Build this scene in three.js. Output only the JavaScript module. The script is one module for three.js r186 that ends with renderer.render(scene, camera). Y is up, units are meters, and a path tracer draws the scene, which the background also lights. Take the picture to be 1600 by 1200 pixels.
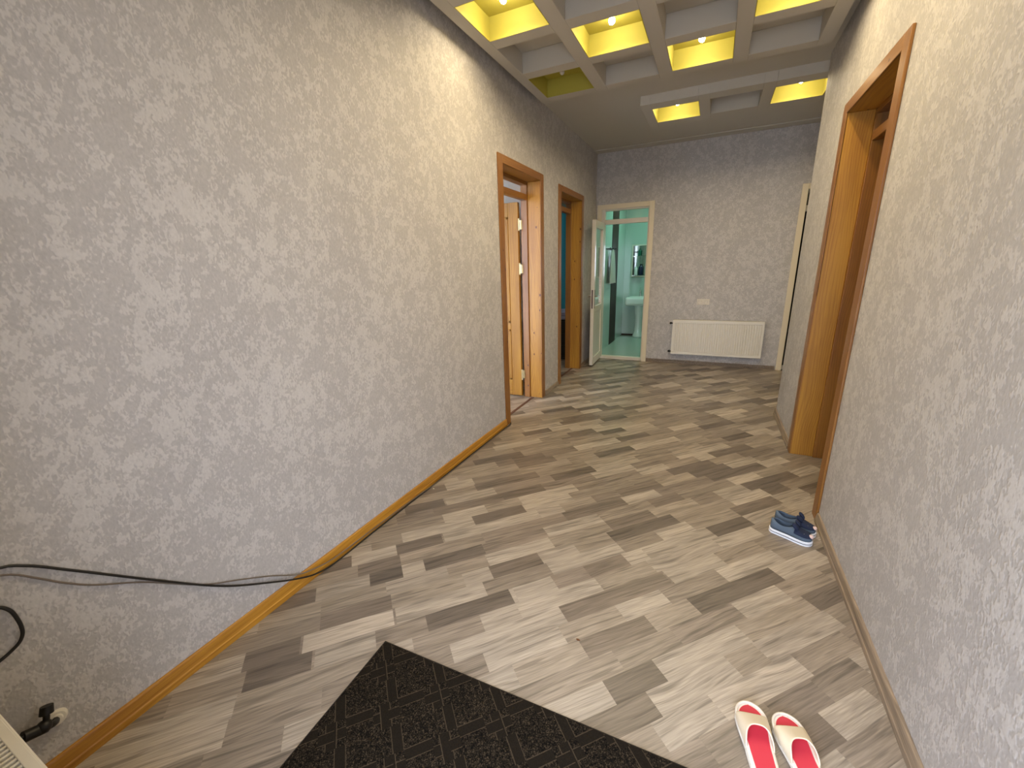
import * as THREE from 'three';
import { RoundedBoxGeometry } from 'three/addons/geometries/RoundedBoxGeometry.js';
import { mergeGeometries } from 'three/addons/utils/BufferGeometryUtils.js';
import { RectAreaLightUniformsLib } from 'three/addons/lights/RectAreaLightUniformsLib.js';
import { Brush, Evaluator, SUBTRACTION } from 'three-bvh-csg';

RectAreaLightUniformsLib.init();
// ---------------------------------------------------------------- camera, sky, exposure
const scene = new THREE.Scene();
const FOCAL = 641.7;                                       // pixels, of a 1600 x 1200 frame
const camera = new THREE.PerspectiveCamera(2 * Math.atan(600 / FOCAL) * 180 / Math.PI, 4 / 3, 0.03, 60);
camera.position.set(1.6726, 1.4578, 0);
camera.rotation.set(-0.2763, 0.452, -0.0299, 'YXZ');
scene.add(camera);
const renderer = new THREE.WebGLRenderer();
renderer.toneMapping = THREE.LinearToneMapping;
renderer.toneMappingExposure = 1.0;
renderer.shadowMap.enabled = true;
scene.background = new THREE.Color().setRGB(0.87, 0.95, 1.14);   // overcast sky beyond the open entrance and the windows
scene.backgroundIntensity = 8.5;
const LAMP = 1.78;                                          // candela of one halogen lamp, in scene units
const LAMP_COLOR = new THREE.Color().setRGB(1.0, 0.805, 0.50);
const BATH = 54;                                           // luminance of the unseen bathroom ceiling panel
const BATH_COLOR = new THREE.Color().setRGB(0.50, 1.0, 0.78);

// ---------------------------------------------------------------- helpers
let seed = 7;
const rnd = () => { seed = (seed * 1664525 + 1013904223) >>> 0; return seed / 4294967296; };
const clamp = (x, a = 0, b = 1) => Math.min(b, Math.max(a, x));
const mix = (a, b, t) => a + (b - a) * t;
const sstep = (a, b, x) => { const t = clamp((x - a) / (b - a)); return t * t * (3 - 2 * t); };
const PERM = new Float32Array(65536); for (let i = 0; i < 65536; i++) PERM[i] = rnd();
const lat = (x, y, px, py, s) => PERM[((((x % px) + px) % px) * 263 + (((y % py) + py) % py) * 6151 + s * 9973) & 65535];
function vnoise(x, y, px, py, s) {                        // value noise that repeats after px by py cells
  const xi = Math.floor(x), yi = Math.floor(y); let fx = x - xi, fy = y - yi;
  fx = fx * fx * (3 - 2 * fx); fy = fy * fy * (3 - 2 * fy);
  return mix(mix(lat(xi, yi, px, py, s), lat(xi + 1, yi, px, py, s), fx), mix(lat(xi, yi + 1, px, py, s), lat(xi + 1, yi + 1, px, py, s), fx), fy);
}
function fbm(u, v, fx, fy, oct, s) {
  let a = 0, w = 0.5, t = 0;
  for (let o = 0; o < oct; o++) { a += w * vnoise(u * fx, v * fy, fx, fy, s + o * 3); t += w; w *= 0.5; fx *= 2; fy *= 2; }
  return a / t;
}
const enc = (l) => (l <= 0.0031308 ? 12.92 * l : 1.055 * Math.pow(l, 1 / 2.4) - 0.055);
function texture(w, h, fn, srgb, sx, sy) {                // fn(u, v) -> [r, g, b] 0..255; sx, sy metres covered
  const d = new Uint8Array(w * h * 4);
  for (let j = 0; j < h; j++) for (let i = 0; i < w; i++) {
    const c = fn((i + 0.5) / w, (j + 0.5) / h), k = (j * w + i) * 4;
    d[k] = clamp(c[0], 0, 255); d[k + 1] = clamp(c[1], 0, 255); d[k + 2] = clamp(c[2], 0, 255); d[k + 3] = 255;
  }
  const t = new THREE.DataTexture(d, w, h, THREE.RGBAFormat);
  t.wrapS = t.wrapT = THREE.RepeatWrapping; t.magFilter = THREE.LinearFilter; t.minFilter = THREE.LinearMipmapLinearFilter; t.generateMipmaps = true;
  if (srgb) t.colorSpace = THREE.SRGBColorSpace;
  t.repeat.set(1 / sx, 1 / sy); t.needsUpdate = true;
  return t;
}
const std = (o) => new THREE.MeshStandardMaterial(Object.assign({ roughness: 0.6, side: THREE.DoubleSide }, o));
const phy = (o) => new THREE.MeshPhysicalMaterial(Object.assign({ roughness: 0.3 }, o));

// planar uv in metres, the v axis along the grain
function planar(g, grain = 'y', off = [0, 0]) {
  const q = g.index ? g.toNonIndexed() : g, p = q.attributes.position, uv = new Float32Array(p.count * 2);
  const A = new THREE.Vector3(), B = new THREE.Vector3(), C = new THREE.Vector3();
  for (let i = 0; i < p.count; i += 3) {
    A.fromBufferAttribute(p, i); B.fromBufferAttribute(p, i + 1); C.fromBufferAttribute(p, i + 2);
    B.sub(A); C.sub(A); B.cross(C);
    const ax = Math.abs(B.x), ay = Math.abs(B.y), az = Math.abs(B.z), n = ax >= ay && ax >= az ? 0 : ay >= az ? 1 : 2;
    let [a, b] = n === 0 ? [2, 1] : n === 1 ? [0, 2] : [0, 1];
    const g3 = { x: 0, y: 1, z: 2 }[grain]; if (a === g3) [a, b] = [b, a];
    for (let k = 0; k < 3; k++) { uv[(i + k) * 2] = p.getComponent(i + k, a) + off[0]; uv[(i + k) * 2 + 1] = p.getComponent(i + k, b) + off[1]; }
  }
  q.setAttribute('uv', new THREE.BufferAttribute(uv, 2));
  return q;
}
function box(x0, y0, z0, x1, y1, z1, r = 0, grain = 'y', off) {
  const w = Math.abs(x1 - x0), h = Math.abs(y1 - y0), d = Math.abs(z1 - z0);
  const g = r > 0 ? new RoundedBoxGeometry(w, h, d, 1, Math.min(r, w / 2.1, h / 2.1, d / 2.1)) : new THREE.BoxGeometry(w, h, d);
  g.translate((x0 + x1) / 2, (y0 + y1) / 2, (z0 + z1) / 2);
  return planar(g, grain, off || [0, 0]);
}
const wbox = (x0, y0, z0, x1, y1, z1, r, grain) => box(x0, y0, z0, x1, y1, z1, r, grain, [rnd() * 3, rnd() * 3]);
const CY = new THREE.Vector3(0, 1, 0);
function cyl(a, b, ra, rb = ra, n = 20) {                 // tapered rod from a to b
  const A = new THREE.Vector3(...a), B = new THREE.Vector3(...b), d = B.clone().sub(A), g = new THREE.CylinderGeometry(rb, ra, d.length(), n);
  g.applyQuaternion(new THREE.Quaternion().setFromUnitVectors(CY, d.normalize())); g.translate((A.x + B.x) / 2, (A.y + B.y) / 2, (A.z + B.z) / 2);
  return planar(g);
}
function ball(c, r, sx = 1, sy = 1, sz = 1, n = 18) { const g = new THREE.SphereGeometry(r, n, n * 0.7 | 0); g.scale(sx, sy, sz); g.translate(...c); return planar(g); }
function tube(pts, r, n = 120) { const c = new THREE.CatmullRomCurve3(pts.map((p) => new THREE.Vector3(...p)), false, 'centripetal'); return planar(new THREE.TubeGeometry(c, n, r, 8, false)); }
function keep(g) { const q = g.index ? g.toNonIndexed() : g; for (const n of Object.keys(q.attributes)) if (!['position', 'normal', 'uv', 'color'].includes(n)) q.deleteAttribute(n); return q; }
const join = (a) => (a.length === 1 ? a[0] : mergeGeometries(a.map(keep)));
const taken = new Map();
function numbered(n) { const k = taken.get(n) || 0; taken.set(n, k + 1); return k ? n + '_' + String(k).padStart(3, '0') : n; }
function obj(name, geos, mat, parent) {
  const m = new THREE.Mesh(join([].concat(geos)), mat); m.castShadow = m.receiveShadow = true;
  m.name = parent ? name : numbered(name); (parent || scene).add(m); return m;
}
function partNumber(parent, name) { const k = parent.children.filter((c) => c.name === name || c.name.startsWith(name + '_0') || c.name.startsWith(name + '_1') || c.name.startsWith(name + '_2')).length; return k ? name + '_' + String(k).padStart(3, '0') : name; }
function group(name, pos = [0, 0, 0], ry = 0) { const g = new THREE.Group(); g.name = numbered(name); g.position.set(...pos); g.rotation.y = ry; scene.add(g); return g; }
function tag(o, label, category, grp) { o.userData.label = label; if (category) o.userData.category = category; if (grp) o.userData.group = grp; return o; }
function struct(o, label) { o.userData.kind = 'structure'; if (label) o.userData.label = label; return o; }
function lab(o, label) { o.userData.label = label; return o; }
// a closed thick sheet over fn(s, t) -> [x, y, z]
function sheet(fn, nu, nv, th) {
  const P = [], N = [], e = 1e-3, V = (s, t) => new THREE.Vector3(...fn(clamp(s), clamp(t)));
  for (let j = 0; j <= nv; j++) for (let i = 0; i <= nu; i++) {
    const s = i / nu, t = j / nv, p = V(s, t), du = V(Math.min(1, s + e), t).sub(V(Math.max(0, s - e), t)), dv = V(s, Math.min(1, t + e)).sub(V(s, Math.max(0, t - e)));
    P.push(p); N.push(du.cross(dv).normalize());
  }
  const pos = [], idx = [], W = nu + 1, M = P.length;
  for (const k of [0, 1]) for (let i = 0; i < M; i++) { const p = P[i].clone().addScaledVector(N[i], k ? -th : 0); pos.push(p.x, p.y, p.z); }
  for (let j = 0; j < nv; j++) for (let i = 0; i < nu; i++) {
    const a = j * W + i, b = a + 1, c = a + W, d = c + 1;
    idx.push(a, b, d, a, d, c, M + a, M + d, M + b, M + a, M + c, M + d);
  }
  const edge = (a, b) => idx.push(a, M + a, b, b, M + a, M + b);
  for (let i = 0; i < nu; i++) { edge(i, i + 1); edge(nv * W + i + 1, nv * W + i); }
  for (let j = 0; j < nv; j++) { edge((j + 1) * W, j * W); edge(j * W + nu, (j + 1) * W + nu); }
  const g = new THREE.BufferGeometry(); g.setAttribute('position', new THREE.Float32BufferAttribute(pos, 3)); g.setIndex(idx); g.computeVertexNormals();
  const n = g.toNonIndexed(); n.setAttribute('uv', new THREE.Float32BufferAttribute(new Float32Array(n.attributes.position.count * 2), 2));
  return planar(n);
}
function volume(p, idx) { let v = 0; for (let k = 0; k < idx.length; k += 3) { const [a, b, c] = [idx[k] * 3, idx[k + 1] * 3, idx[k + 2] * 3]; v += p[a] * (p[b + 1] * p[c + 2] - p[b + 2] * p[c + 1]) - p[a + 1] * (p[b] * p[c + 2] - p[b + 2] * p[c]) + p[a + 2] * (p[b] * p[c + 1] - p[b + 1] * p[c]); } return v; }
function extrudeUp(shape, y0, y1, bevel = 0, seg = 24) {     // a plan outline (x, -z) raised from y0 to y1
  const g = new THREE.ExtrudeGeometry(shape, { depth: Math.max(1e-4, y1 - y0 - 2 * bevel), bevelEnabled: bevel > 0, bevelSize: bevel, bevelThickness: bevel, bevelOffset: -bevel, bevelSegments: 3, curveSegments: seg });
  g.rotateX(-Math.PI / 2); g.translate(0, y0 + bevel, 0);
  return planar(g);
}

// ---------------------------------------------------------------- materials
const wallpaperHeight = (u, v) => {
  const wu = (fbm(u, v, 260, 170, 2, 1) - 0.5) * 0.016, wv = (fbm(u, v, 210, 150, 2, 5) - 0.5) * 0.016;
  const blotch = fbm(u + wu, v + wv, 84, 66, 3, 9), fine = fbm(u + wu * 0.3, v, 420, 210, 2, 21), big = fbm(u + wu, v + wv, 26, 20, 2, 13);
  return [sstep(0.44, 0.66, blotch + (fine - 0.5) * 0.6 + (big - 0.5) * 0.45), fine, fbm(u, v, 9, 7, 2, 31)];
};
const paperMap = texture(2048, 2048, (u, v) => {
  const [m, f, l] = wallpaperHeight(u, v), t = 0.22 + 0.52 * m + 0.6 * (f - 0.5) + 0.25 * (l - 0.5);
  return [mix(168, 196, t), mix(163, 191, t), mix(158, 185, t)];
}, true, 2.1, 2.1);
const paperBump = texture(1024, 1024, (u, v) => { const [m, f] = wallpaperHeight(u, v), h = 255 * (0.35 * m + 0.6 * f); return [h, h, h]; }, false, 2.1, 2.1);
const wallpaper = std({ map: paperMap, bumpMap: paperBump, bumpScale: 0.0016, roughness: 0.72 });

const laminateMap = texture(2048, 1024, (u, v) => {          // u along the plank (2 m), v across (1 m)
  const w = (fbm(u, v, 5, 9, 2, 2) - 0.5) * 0.05;
  const a = fbm(u, v + w, 10, 100, 3, 40), b = fbm(u, v + w * 0.6, 30, 380, 2, 44), c = fbm(u, v + w * 1.5, 4, 30, 2, 48);
  const streak = sstep(0.55, 0.78, a) * 0.8, t = clamp(1.0 - 0.22 * streak - 0.28 * (b - 0.5) - 0.2 * (c - 0.45), 0.3, 1.15);
  return [225 * t, 222 * t * (0.985), 219 * t * (0.965)];
}, true, 2, 1);
const laminate = std({ map: laminateMap, vertexColors: true, roughness: 0.36 });
const plainLaminate = std({ map: laminateMap, color: 0xb4a18a, roughness: 0.4 });

const KNOTS = []; for (let i = 0; i < 9; i++) KNOTS.push([0.28 + rnd() * 0.62, rnd(), 0.35 + rnd() * 0.6]);
const pineMap = texture(512, 2048, (u, v) => {               // u across (0.5 m), v along the grain (2 m)
  let w = (fbm(u, v, 4, 3, 2, 60) - 0.5) * 0.22, dark = 0;
  for (const [ku, kv, s] of KNOTS) {
    let du = u - ku, dv = v - kv; du -= Math.round(du); dv -= Math.round(dv);
    const x = du * 0.5, y = dv * 2, r = Math.hypot(x, y * 0.62) / (0.011 * s);
    w += Math.sign(du || 1) * 0.03 * Math.exp(-r * r * 0.12); dark = Math.max(dark, 1 - sstep(0.55, 1.25, r));
  }
  const ring = 0.5 + 0.5 * Math.sin((u + w + 0.05 * (fbm(u, v, 9, 3, 2, 74) - 0.5)) * 2 * Math.PI * 26), line = Math.pow(ring, 2.2), f = fbm(u, v, 160, 24, 2, 66), l = fbm(u, v, 6, 3, 2, 70);
  const t = clamp(0.30 * line + 0.5 * (f - 0.5) + 0.7 * (l - 0.5) + 0.12);
  const c = [mix(180, 134, t), mix(136, 88, t), mix(54, 23, t)];
  return [mix(c[0], 74, dark * 0.85), mix(c[1], 34, dark * 0.85), mix(c[2], 14, dark * 0.85)];
}, true, 0.5, 2);
const pine = phy({ map: pineMap, color: 0xfff2c4, roughness: 0.46, clearcoat: 0.22, clearcoatRoughness: 0.3, side: THREE.DoubleSide });
const pineRed = phy({ map: pineMap, color: 0xcdb59e, roughness: 0.45, clearcoat: 0.3, clearcoatRoughness: 0.3, side: THREE.DoubleSide });
const pineLeaf = phy({ map: pineMap, color: new THREE.Color().setRGB(0.88, 0.78, 0.42), roughness: 0.55, clearcoat: 0.08, clearcoatRoughness: 0.4, side: THREE.DoubleSide });
const ceilingPaint = std({ color: 0xbcb6a9, roughness: 0.85 });
const yellowPaint = std({ color: new THREE.Color().setRGB(0.43, 0.375, 0.055), roughness: 0.7 });
const greyTrim = std({ map: laminateMap, color: 0xa59684, roughness: 0.45 });
const whitePlastic = phy({ color: 0xd2cbbc, roughness: 0.35, clearcoat: 0.2 });
const creamCasing = phy({ color: 0xd9ccaf, roughness: 0.45 });
const radiatorPaint = phy({ color: 0xdad3c2, roughness: 0.38, clearcoat: 0.3 });
const darkMetal = std({ color: 0x1c1917, metalness: 0.4, roughness: 0.45 });
const chrome = std({ color: 0xd8d4cc, metalness: 0.95, roughness: 0.22 });
const brass = std({ color: 0xe3d3a0, metalness: 0.7, roughness: 0.3 });
const bakedBrown = std({ color: 0x5a3b2e, roughness: 0.5 });
const glass = phy({ color: 0xffffff, transmission: 1, thickness: 0, roughness: 0.02, ior: 1.5 });
const plaster = std({ color: 0xc9c4b8, roughness: 0.9 });
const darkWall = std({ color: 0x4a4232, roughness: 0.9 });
const tealWall = std({ color: 0x2f8f93, roughness: 0.8 });
const tile = phy({ color: 0xa9bdb2, roughness: 0.18, clearcoat: 0.3 });
const brownTile = phy({ color: 0x301c16, roughness: 0.45, specularIntensity: 0.35 });
const concrete = std({ color: 0x8d8a84, roughness: 0.9 });

// ---------------------------------------------------------------- room shell
const XR = 2.34, ZB = -6.484, ZC = -4.52, XE = 4.6, H = 3.0, TOP = 3.16;
// a wall slab along 'x' or 'z' with rectangular openings [from, to, bottom, top]
function wallGeo(along, a0, a1, f0, f1, y0, y1, openings) {
  const cuts = [...openings].sort((p, q) => p[0] - q[0]), out = [], B = (s, e, yb, yt) => { if (e - s > 1e-4 && yt - yb > 1e-4) out.push(along === 'z' ? box(f0, yb, s, f1, yt, e) : box(s, yb, f0, e, yt, f1)); };
  let at = a0;
  for (const [s, e, yb, yt] of cuts) { B(at, s, y0, y1); B(s, e, y0, yb); B(s, e, yt, y1); at = e; }
  B(at, a1, y0, y1);
  return out;
}
const leftWall = struct(obj('wall_left', wallGeo('z', -6.70, 0.03, -0.22, 0, 0, TOP, [[-4.25, -3.33, 0, 2.33], [-5.74, -4.82, 0, 2.325]]), wallpaper), 'long left wall in mottled grey-beige wallpaper with two pine doorways');
const rightWall = struct(obj('wall_right', wallGeo('z', ZC, 0.03, XR, 2.56, 0, TOP, [[-3.605, -2.63, 0, 2.375]]), wallpaper), 'near right wall in mottled grey wallpaper around the pine doorway');
struct(obj('wall_return', box(2.56, 0, ZC, XE, TOP, -4.30), wallpaper), 'short wall turning right behind the right wall corner');
struct(obj('wall_side', wallGeo('z', -6.70, -4.52, XE, XE + 0.2, 0, TOP, []), wallpaper), 'far right end wall of the side bay');
struct(obj('wall_back', wallGeo('x', 0, XE, ZB - 0.216, ZB, 0, TOP, [[0.06, 0.80, 0, 2.27], [2.575, 3.32, 0, 2.31]]), wallpaper), 'back wall in grey-beige wallpaper with radiator and bathroom door');
struct(obj('wall_front', wallGeo('x', -0.22, 2.56, 0.03, 0.25, 0, TOP, [[0.98, 2.2, 0, 2.2]]), wallpaper), 'front wall around the open entrance');
struct(obj('porch_floor', box(-2, -0.2, 0.25, 5, -0.05, 4), concrete), 'concrete porch outside the entrance');

// ceiling with two recessed fields for the coffer panels
const P1 = { x0: 0.08, x1: 2.275, z0: -4.11, z1: -1.30 }, P2 = { x0: 0.875, x1: 3.60, z0: -5.41, z1: -4.656 };
{
  const I = 0.03, y0 = H, y1 = TOP, g = [], B = (x0, z0, x1, z1) => g.push(box(x0, y0, z0, x1, y1, z1));
  const a = { x0: P1.x0 + I, x1: P1.x1 - I, z0: P1.z0 + I, z1: P1.z1 - I }, b = { x0: P2.x0 + I, x1: P2.x1 - I, z0: P2.z0 + I, z1: P2.z1 - I };
  B(0, a.z1, XR, 0.03); B(0, a.z0, a.x0, a.z1); B(a.x1, a.z0, XR, a.z1); B(0, -4.30, XR, a.z0); B(0, b.z1, XE, -4.30);
  B(0, b.z0, b.x0, b.z1); B(b.x1, b.z0, XE, b.z1); B(0, ZB, XE, b.z0);
  struct(obj('ceiling', g, ceilingPaint), 'painted ceiling around the dropped coffer panels');
  struct(obj('trim_1', box(0.0, H - 0.014, ZB, XE, H - 0.0005, ZB + 0.17, 0.004), ceilingPaint), 'plain painted band along the ceiling by the back wall');
}
// coffer panels: ribs, a lid, and a lined recess per cell
function cofferPanel(name, label, P, xs, zs, yellowAt) {
  const root = struct(lab(group(name), label)), yb = 2.92, yt = 3.062, lip = 0.0;
  const rib = (x0, z0, x1, z1) => { const m = obj('rib', box(x0, yb, z0, x1, yt, z1, 0.003), ceilingPaint, root); m.name = partNumber(root, 'rib'); };
  let at = P.x0; for (const [s, e] of [...xs, [P.x1, 0]]) { rib(at, P.z0, s, P.z1); at = e; }
  for (const [cs, ce] of xs) { let z = P.z0; for (const [s, e] of [...zs, [P.z1, 0]]) { rib(cs, z, ce, s); z = e; } }
  const cells = [];
  obj('lid', box(P.x0 + 0.032, yt, P.z0 + 0.032, P.x1 - 0.032, yt + 0.03, P.z1 - 0.032), ceilingPaint, root);
  xs.forEach(([x0, x1], i) => zs.forEach(([z0, z1], j) => {
    const y = yellowAt(i, j), t = 0.004;
    if (y) {
      const m = obj('recess_lining', [box(x0, yt - t, z0, x1, yt, z1), box(x0, yb + 0.001, z0, x0 + t, yt - t, z1), box(x1 - t, yb + 0.001, z0, x1, yt - t, z1), box(x0 + t, yb + 0.001, z0, x1 - t, yt - t, z0 + t), box(x0 + t, yb + 0.001, z1 - t, x1 - t, yt - t, z1)], yellowPaint, root);
      m.name = partNumber(root, 'recess_lining'); lab(m, 'yellow painted recess');
      cells.push({ i, j, x: (x0 + x1) / 2, z: (z0 + z1) / 2, top: yt - t });
    }
  }));
  return cells;
}
const cols1 = [0, 1, 2, 3].map((i) => [0.163 + i * 0.529, 0.163 + i * 0.529 + 0.43]);
const rows1 = [0, 1, 2, 3, 4].map((k) => [-4.012 + k * 0.545, -4.012 + k * 0.545 + 0.436]);
const cells1 = cofferPanel('ceiling_coffer', 'large dropped coffer panel with a checkerboard of yellow and white recesses', P1, cols1, rows1, (i, j) => (i + j) % 2 === 0);
const cols2 = [0, 1, 2, 3, 4].map((i) => [0.965 + i * 0.521, 0.965 + i * 0.521 + 0.425]);
const cells2 = cofferPanel('ceiling_coffer', 'small dropped coffer panel near the back wall with a single row of recesses', P2, cols2, [[-5.258, -4.81]], (i) => i % 2 === 0);

const bulbOn = std({ color: 0xffffff, emissive: 0xfff0d8, emissiveIntensity: 190 }), bulbOff = std({ color: 0xdedede, roughness: 0.2 });
function downlight(c, label, lit, grp) {
  const root = tag(group('ceiling_lamp', [c.x, c.top, c.z]), label, 'ceiling lamp', grp);
  obj('mount_ring', planar(new THREE.LatheGeometry([[0.0, 0], [0.04, 0], [0.042, -0.004], [0.036, -0.010], [0.02, -0.012], [0.014, -0.03], [0, -0.03]].map((p) => new THREE.Vector2(...p)), 28)), chrome, root);
  const b = obj('bulb', ball([0, -0.052, 0], 0.021, 1, 1.1, 1), lit ? bulbOn : bulbOff, root); b.castShadow = !lit;
  if (lit) {
    const l = new THREE.SpotLight(LAMP_COLOR, LAMP, 0, 1.54, 0.45, 2); l.position.set(0, -0.078, 0); l.target.position.set(0, -1, 0); l.castShadow = true; l.shadow.radius = 1; l.name = 'lamp_light'; root.add(l, l.target);
  }
  return root;
}
const where1 = { '0,0': ['unlit ceiling lamp in the dark yellow recess at the far left corner', false], '2,0': ['lit ceiling lamp in the third recess of the far row of the large coffer panel', true],
  '1,1': ['lit ceiling lamp in the fully visible yellow recess second from the left wall', true], '3,1': ['lit ceiling lamp in the cut-off yellow recess by the right wall', true],
  '0,2': ['lit ceiling lamp in the bright yellow recess beside the left wall', true], '2,2': ['unseen lit ceiling lamp two recesses right of the one beside the left wall', true],
  '1,3': ['unseen ceiling lamp above the frame in the second column from the left wall', true], '3,3': ['unseen ceiling lamp above the frame in the column by the right wall', true],  // both out of view, switched on to light the near walls and floor
  '0,4': ['ceiling lamp nearest the entrance beside the left wall', false], '2,4': ['unseen ceiling lamp nearest the entrance in the third column, lighting the upper left wall', true] };  // third-column lamp is out of view, lit to brighten the upper left wall
for (const c of cells1) { const w = where1[c.i + ',' + c.j]; if (w) downlight(c, w[0], w[1], 'lamps in the large coffer panel'); }
const where2 = ['lit ceiling lamp in the left recess of the small coffer panel', 'lit ceiling lamp in the small coffer panel cut off by the right wall corner', 'ceiling lamp in the small coffer panel hidden behind the right wall'];
cells2.forEach((c, k) => downlight(c, where2[k], true, 'lamps in the small coffer panel'));

// ---------------------------------------------------------------- floor: three-strip laminate laid at 45 degrees
const EX = 0.6884, EZ = -0.7254, NX = 0.7254, NZ = 0.6884, SW = 0.0914, V0 = -0.1168;
const floor = struct(obj('floor', [box(-1.4, -0.1, -6.70, XE, -0.0075, 0.25)], std({ color: 0x3b322a, roughness: 0.8 })), 'floor of grey-brown three-strip laminate laid diagonally');
const fixed = new Map();
const strip = (k, s) => fixed.set(k, s.split(' ').map((w) => { const [a, b] = w.slice(1).split(':').map(Number); return { t: w[0], a, b }; }));
// strips read from the photograph: tone (light, medium, dark) and where it starts and ends along the strip, in metres
strip(-16, 'D2.18:2.44');
strip(-14, 'L1.60:1.80');
strip(-13, 'D1.79:2.26');
strip(-12, 'D1.30:1.55 L1.56:1.90 M3.07:3.39 D3.96:4.25');
strip(-11, 'D1.92:2.22 L3.36:3.89');
strip(-10, 'L2.01:2.42 L2.94:3.19 D3.63:4.03');
strip(-9, 'L1.25:1.67 D1.67:2.00 D3.14:3.54');
strip(-8, 'D1.21:1.46 L1.47:2.06 L2.06:2.22 D2.64:2.97');
strip(-7, 'D1.01:1.22 D2.19:2.62 L3.83:4.07');
strip(-6, 'L1.22:1.33 D1.33:1.65 L2.02:2.38');
strip(-5, 'L1.64:2.01 D2.38:2.69 L3.21:3.45');
strip(-4, 'D0.85:1.15 D1.63:1.90 L1.90:2.11 D2.33:2.78 D3.52:3.70');
strip(-3, 'D0.58:0.78 L0.79:1.15 L1.16:1.57 L1.91:2.33 D3.15:3.50');
strip(-2, 'D0.60:0.83 L0.84:1.07 D1.28:1.67 L1.69:1.89 M1.89:2.07 L2.42:2.87 D2.87:3.15 L3.47:3.72');
strip(-1, 'L1.11:1.21 M1.21:1.50 L1.50:1.67 L1.67:2.08 L2.82:3.11');
strip(0, 'D1.84:2.40 L2.41:2.74');
strip(1, 'L1.46:1.79 L2.65:3.03');
strip(2, 'D2.39:2.90 L2.90:3.24');
strip(4, 'D1.83:2.05 L2.05:2.47');
strip(5, 'L2.46:2.88 M2.88:3.01');
strip(6, 'L2.14:2.55 M2.55:2.83');
strip(7, 'M2.52:2.74');
strip(8, 'D2.23:2.43 L2.43:2.66');
const LIGHT = [[0.50, 0.455, 0.395], [0.47, 0.425, 0.37], [0.54, 0.49, 0.425]], MID = [[0.37, 0.325, 0.275], [0.335, 0.295, 0.25], [0.40, 0.355, 0.30], [0.31, 0.27, 0.232]], DARK = [[0.215, 0.185, 0.158], [0.185, 0.16, 0.138], [0.245, 0.21, 0.178]];
const zones = [[-0.10, 2.36, -6.50, 0.10], [2.36, 2.56, -3.62, -2.62], [2.36, XE, -6.50, -4.50], [-1.35, -0.10, -4.9, -2.9], [-1.35, -0.10, -6.7, -4.9]];
function clipPoly(poly, [x0, x1, z0, z1]) {
  const half = (P, f) => { const o = []; for (let i = 0; i < P.length; i++) { const a = P[i], b = P[(i + 1) % P.length], fa = f(a), fb = f(b); if (fa >= 0) o.push(a); if ((fa > 0 && fb < 0) || (fa < 0 && fb > 0)) { const t = fa / (fa - fb); o.push([a[0] + (b[0] - a[0]) * t, a[1] + (b[1] - a[1]) * t]); } } return o; };
  let P = poly; for (const f of [(p) => p[0] - x0, (p) => x1 - p[0], (p) => p[1] - z0, (p) => z1 - p[1]]) { P = half(P, f); if (P.length < 3) return null; }
  return P;
}
function plankGeo(P, tone, off) {
  const n = P.length, pos = [], nor = [], uv = [], col = [], put = (x, y, z, nx, ny, nz) => { pos.push(x, y, z); nor.push(nx, ny, nz); uv.push(x * EX + z * EZ + off[0], x * NX + z * NZ + off[1]); col.push(...tone); };
  for (let i = 1; i < n - 1; i++) for (const k of [0, i, i + 1]) put(P[k][0], 0, P[k][1], 0, 1, 0);
  for (let i = 0; i < n; i++) {
    const a = P[i], b = P[(i + 1) % n], dx = b[0] - a[0], dz = b[1] - a[1], l = Math.hypot(dx, dz) || 1, nx = dz / l, nz = -dx / l;
    for (const [p, y] of [[a, 0], [b, -0.0075], [b, 0], [a, 0], [a, -0.0075], [b, -0.0075]]) put(p[0], y, p[1], nx, 0, nz);
  }
  const g = new THREE.BufferGeometry();
  g.setAttribute('position', new THREE.Float32BufferAttribute(pos, 3)); g.setAttribute('normal', new THREE.Float32BufferAttribute(nor, 3));
  g.setAttribute('uv', new THREE.Float32BufferAttribute(uv, 2)); g.setAttribute('color', new THREE.Float32BufferAttribute(col, 3));
  return g;
}
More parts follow.
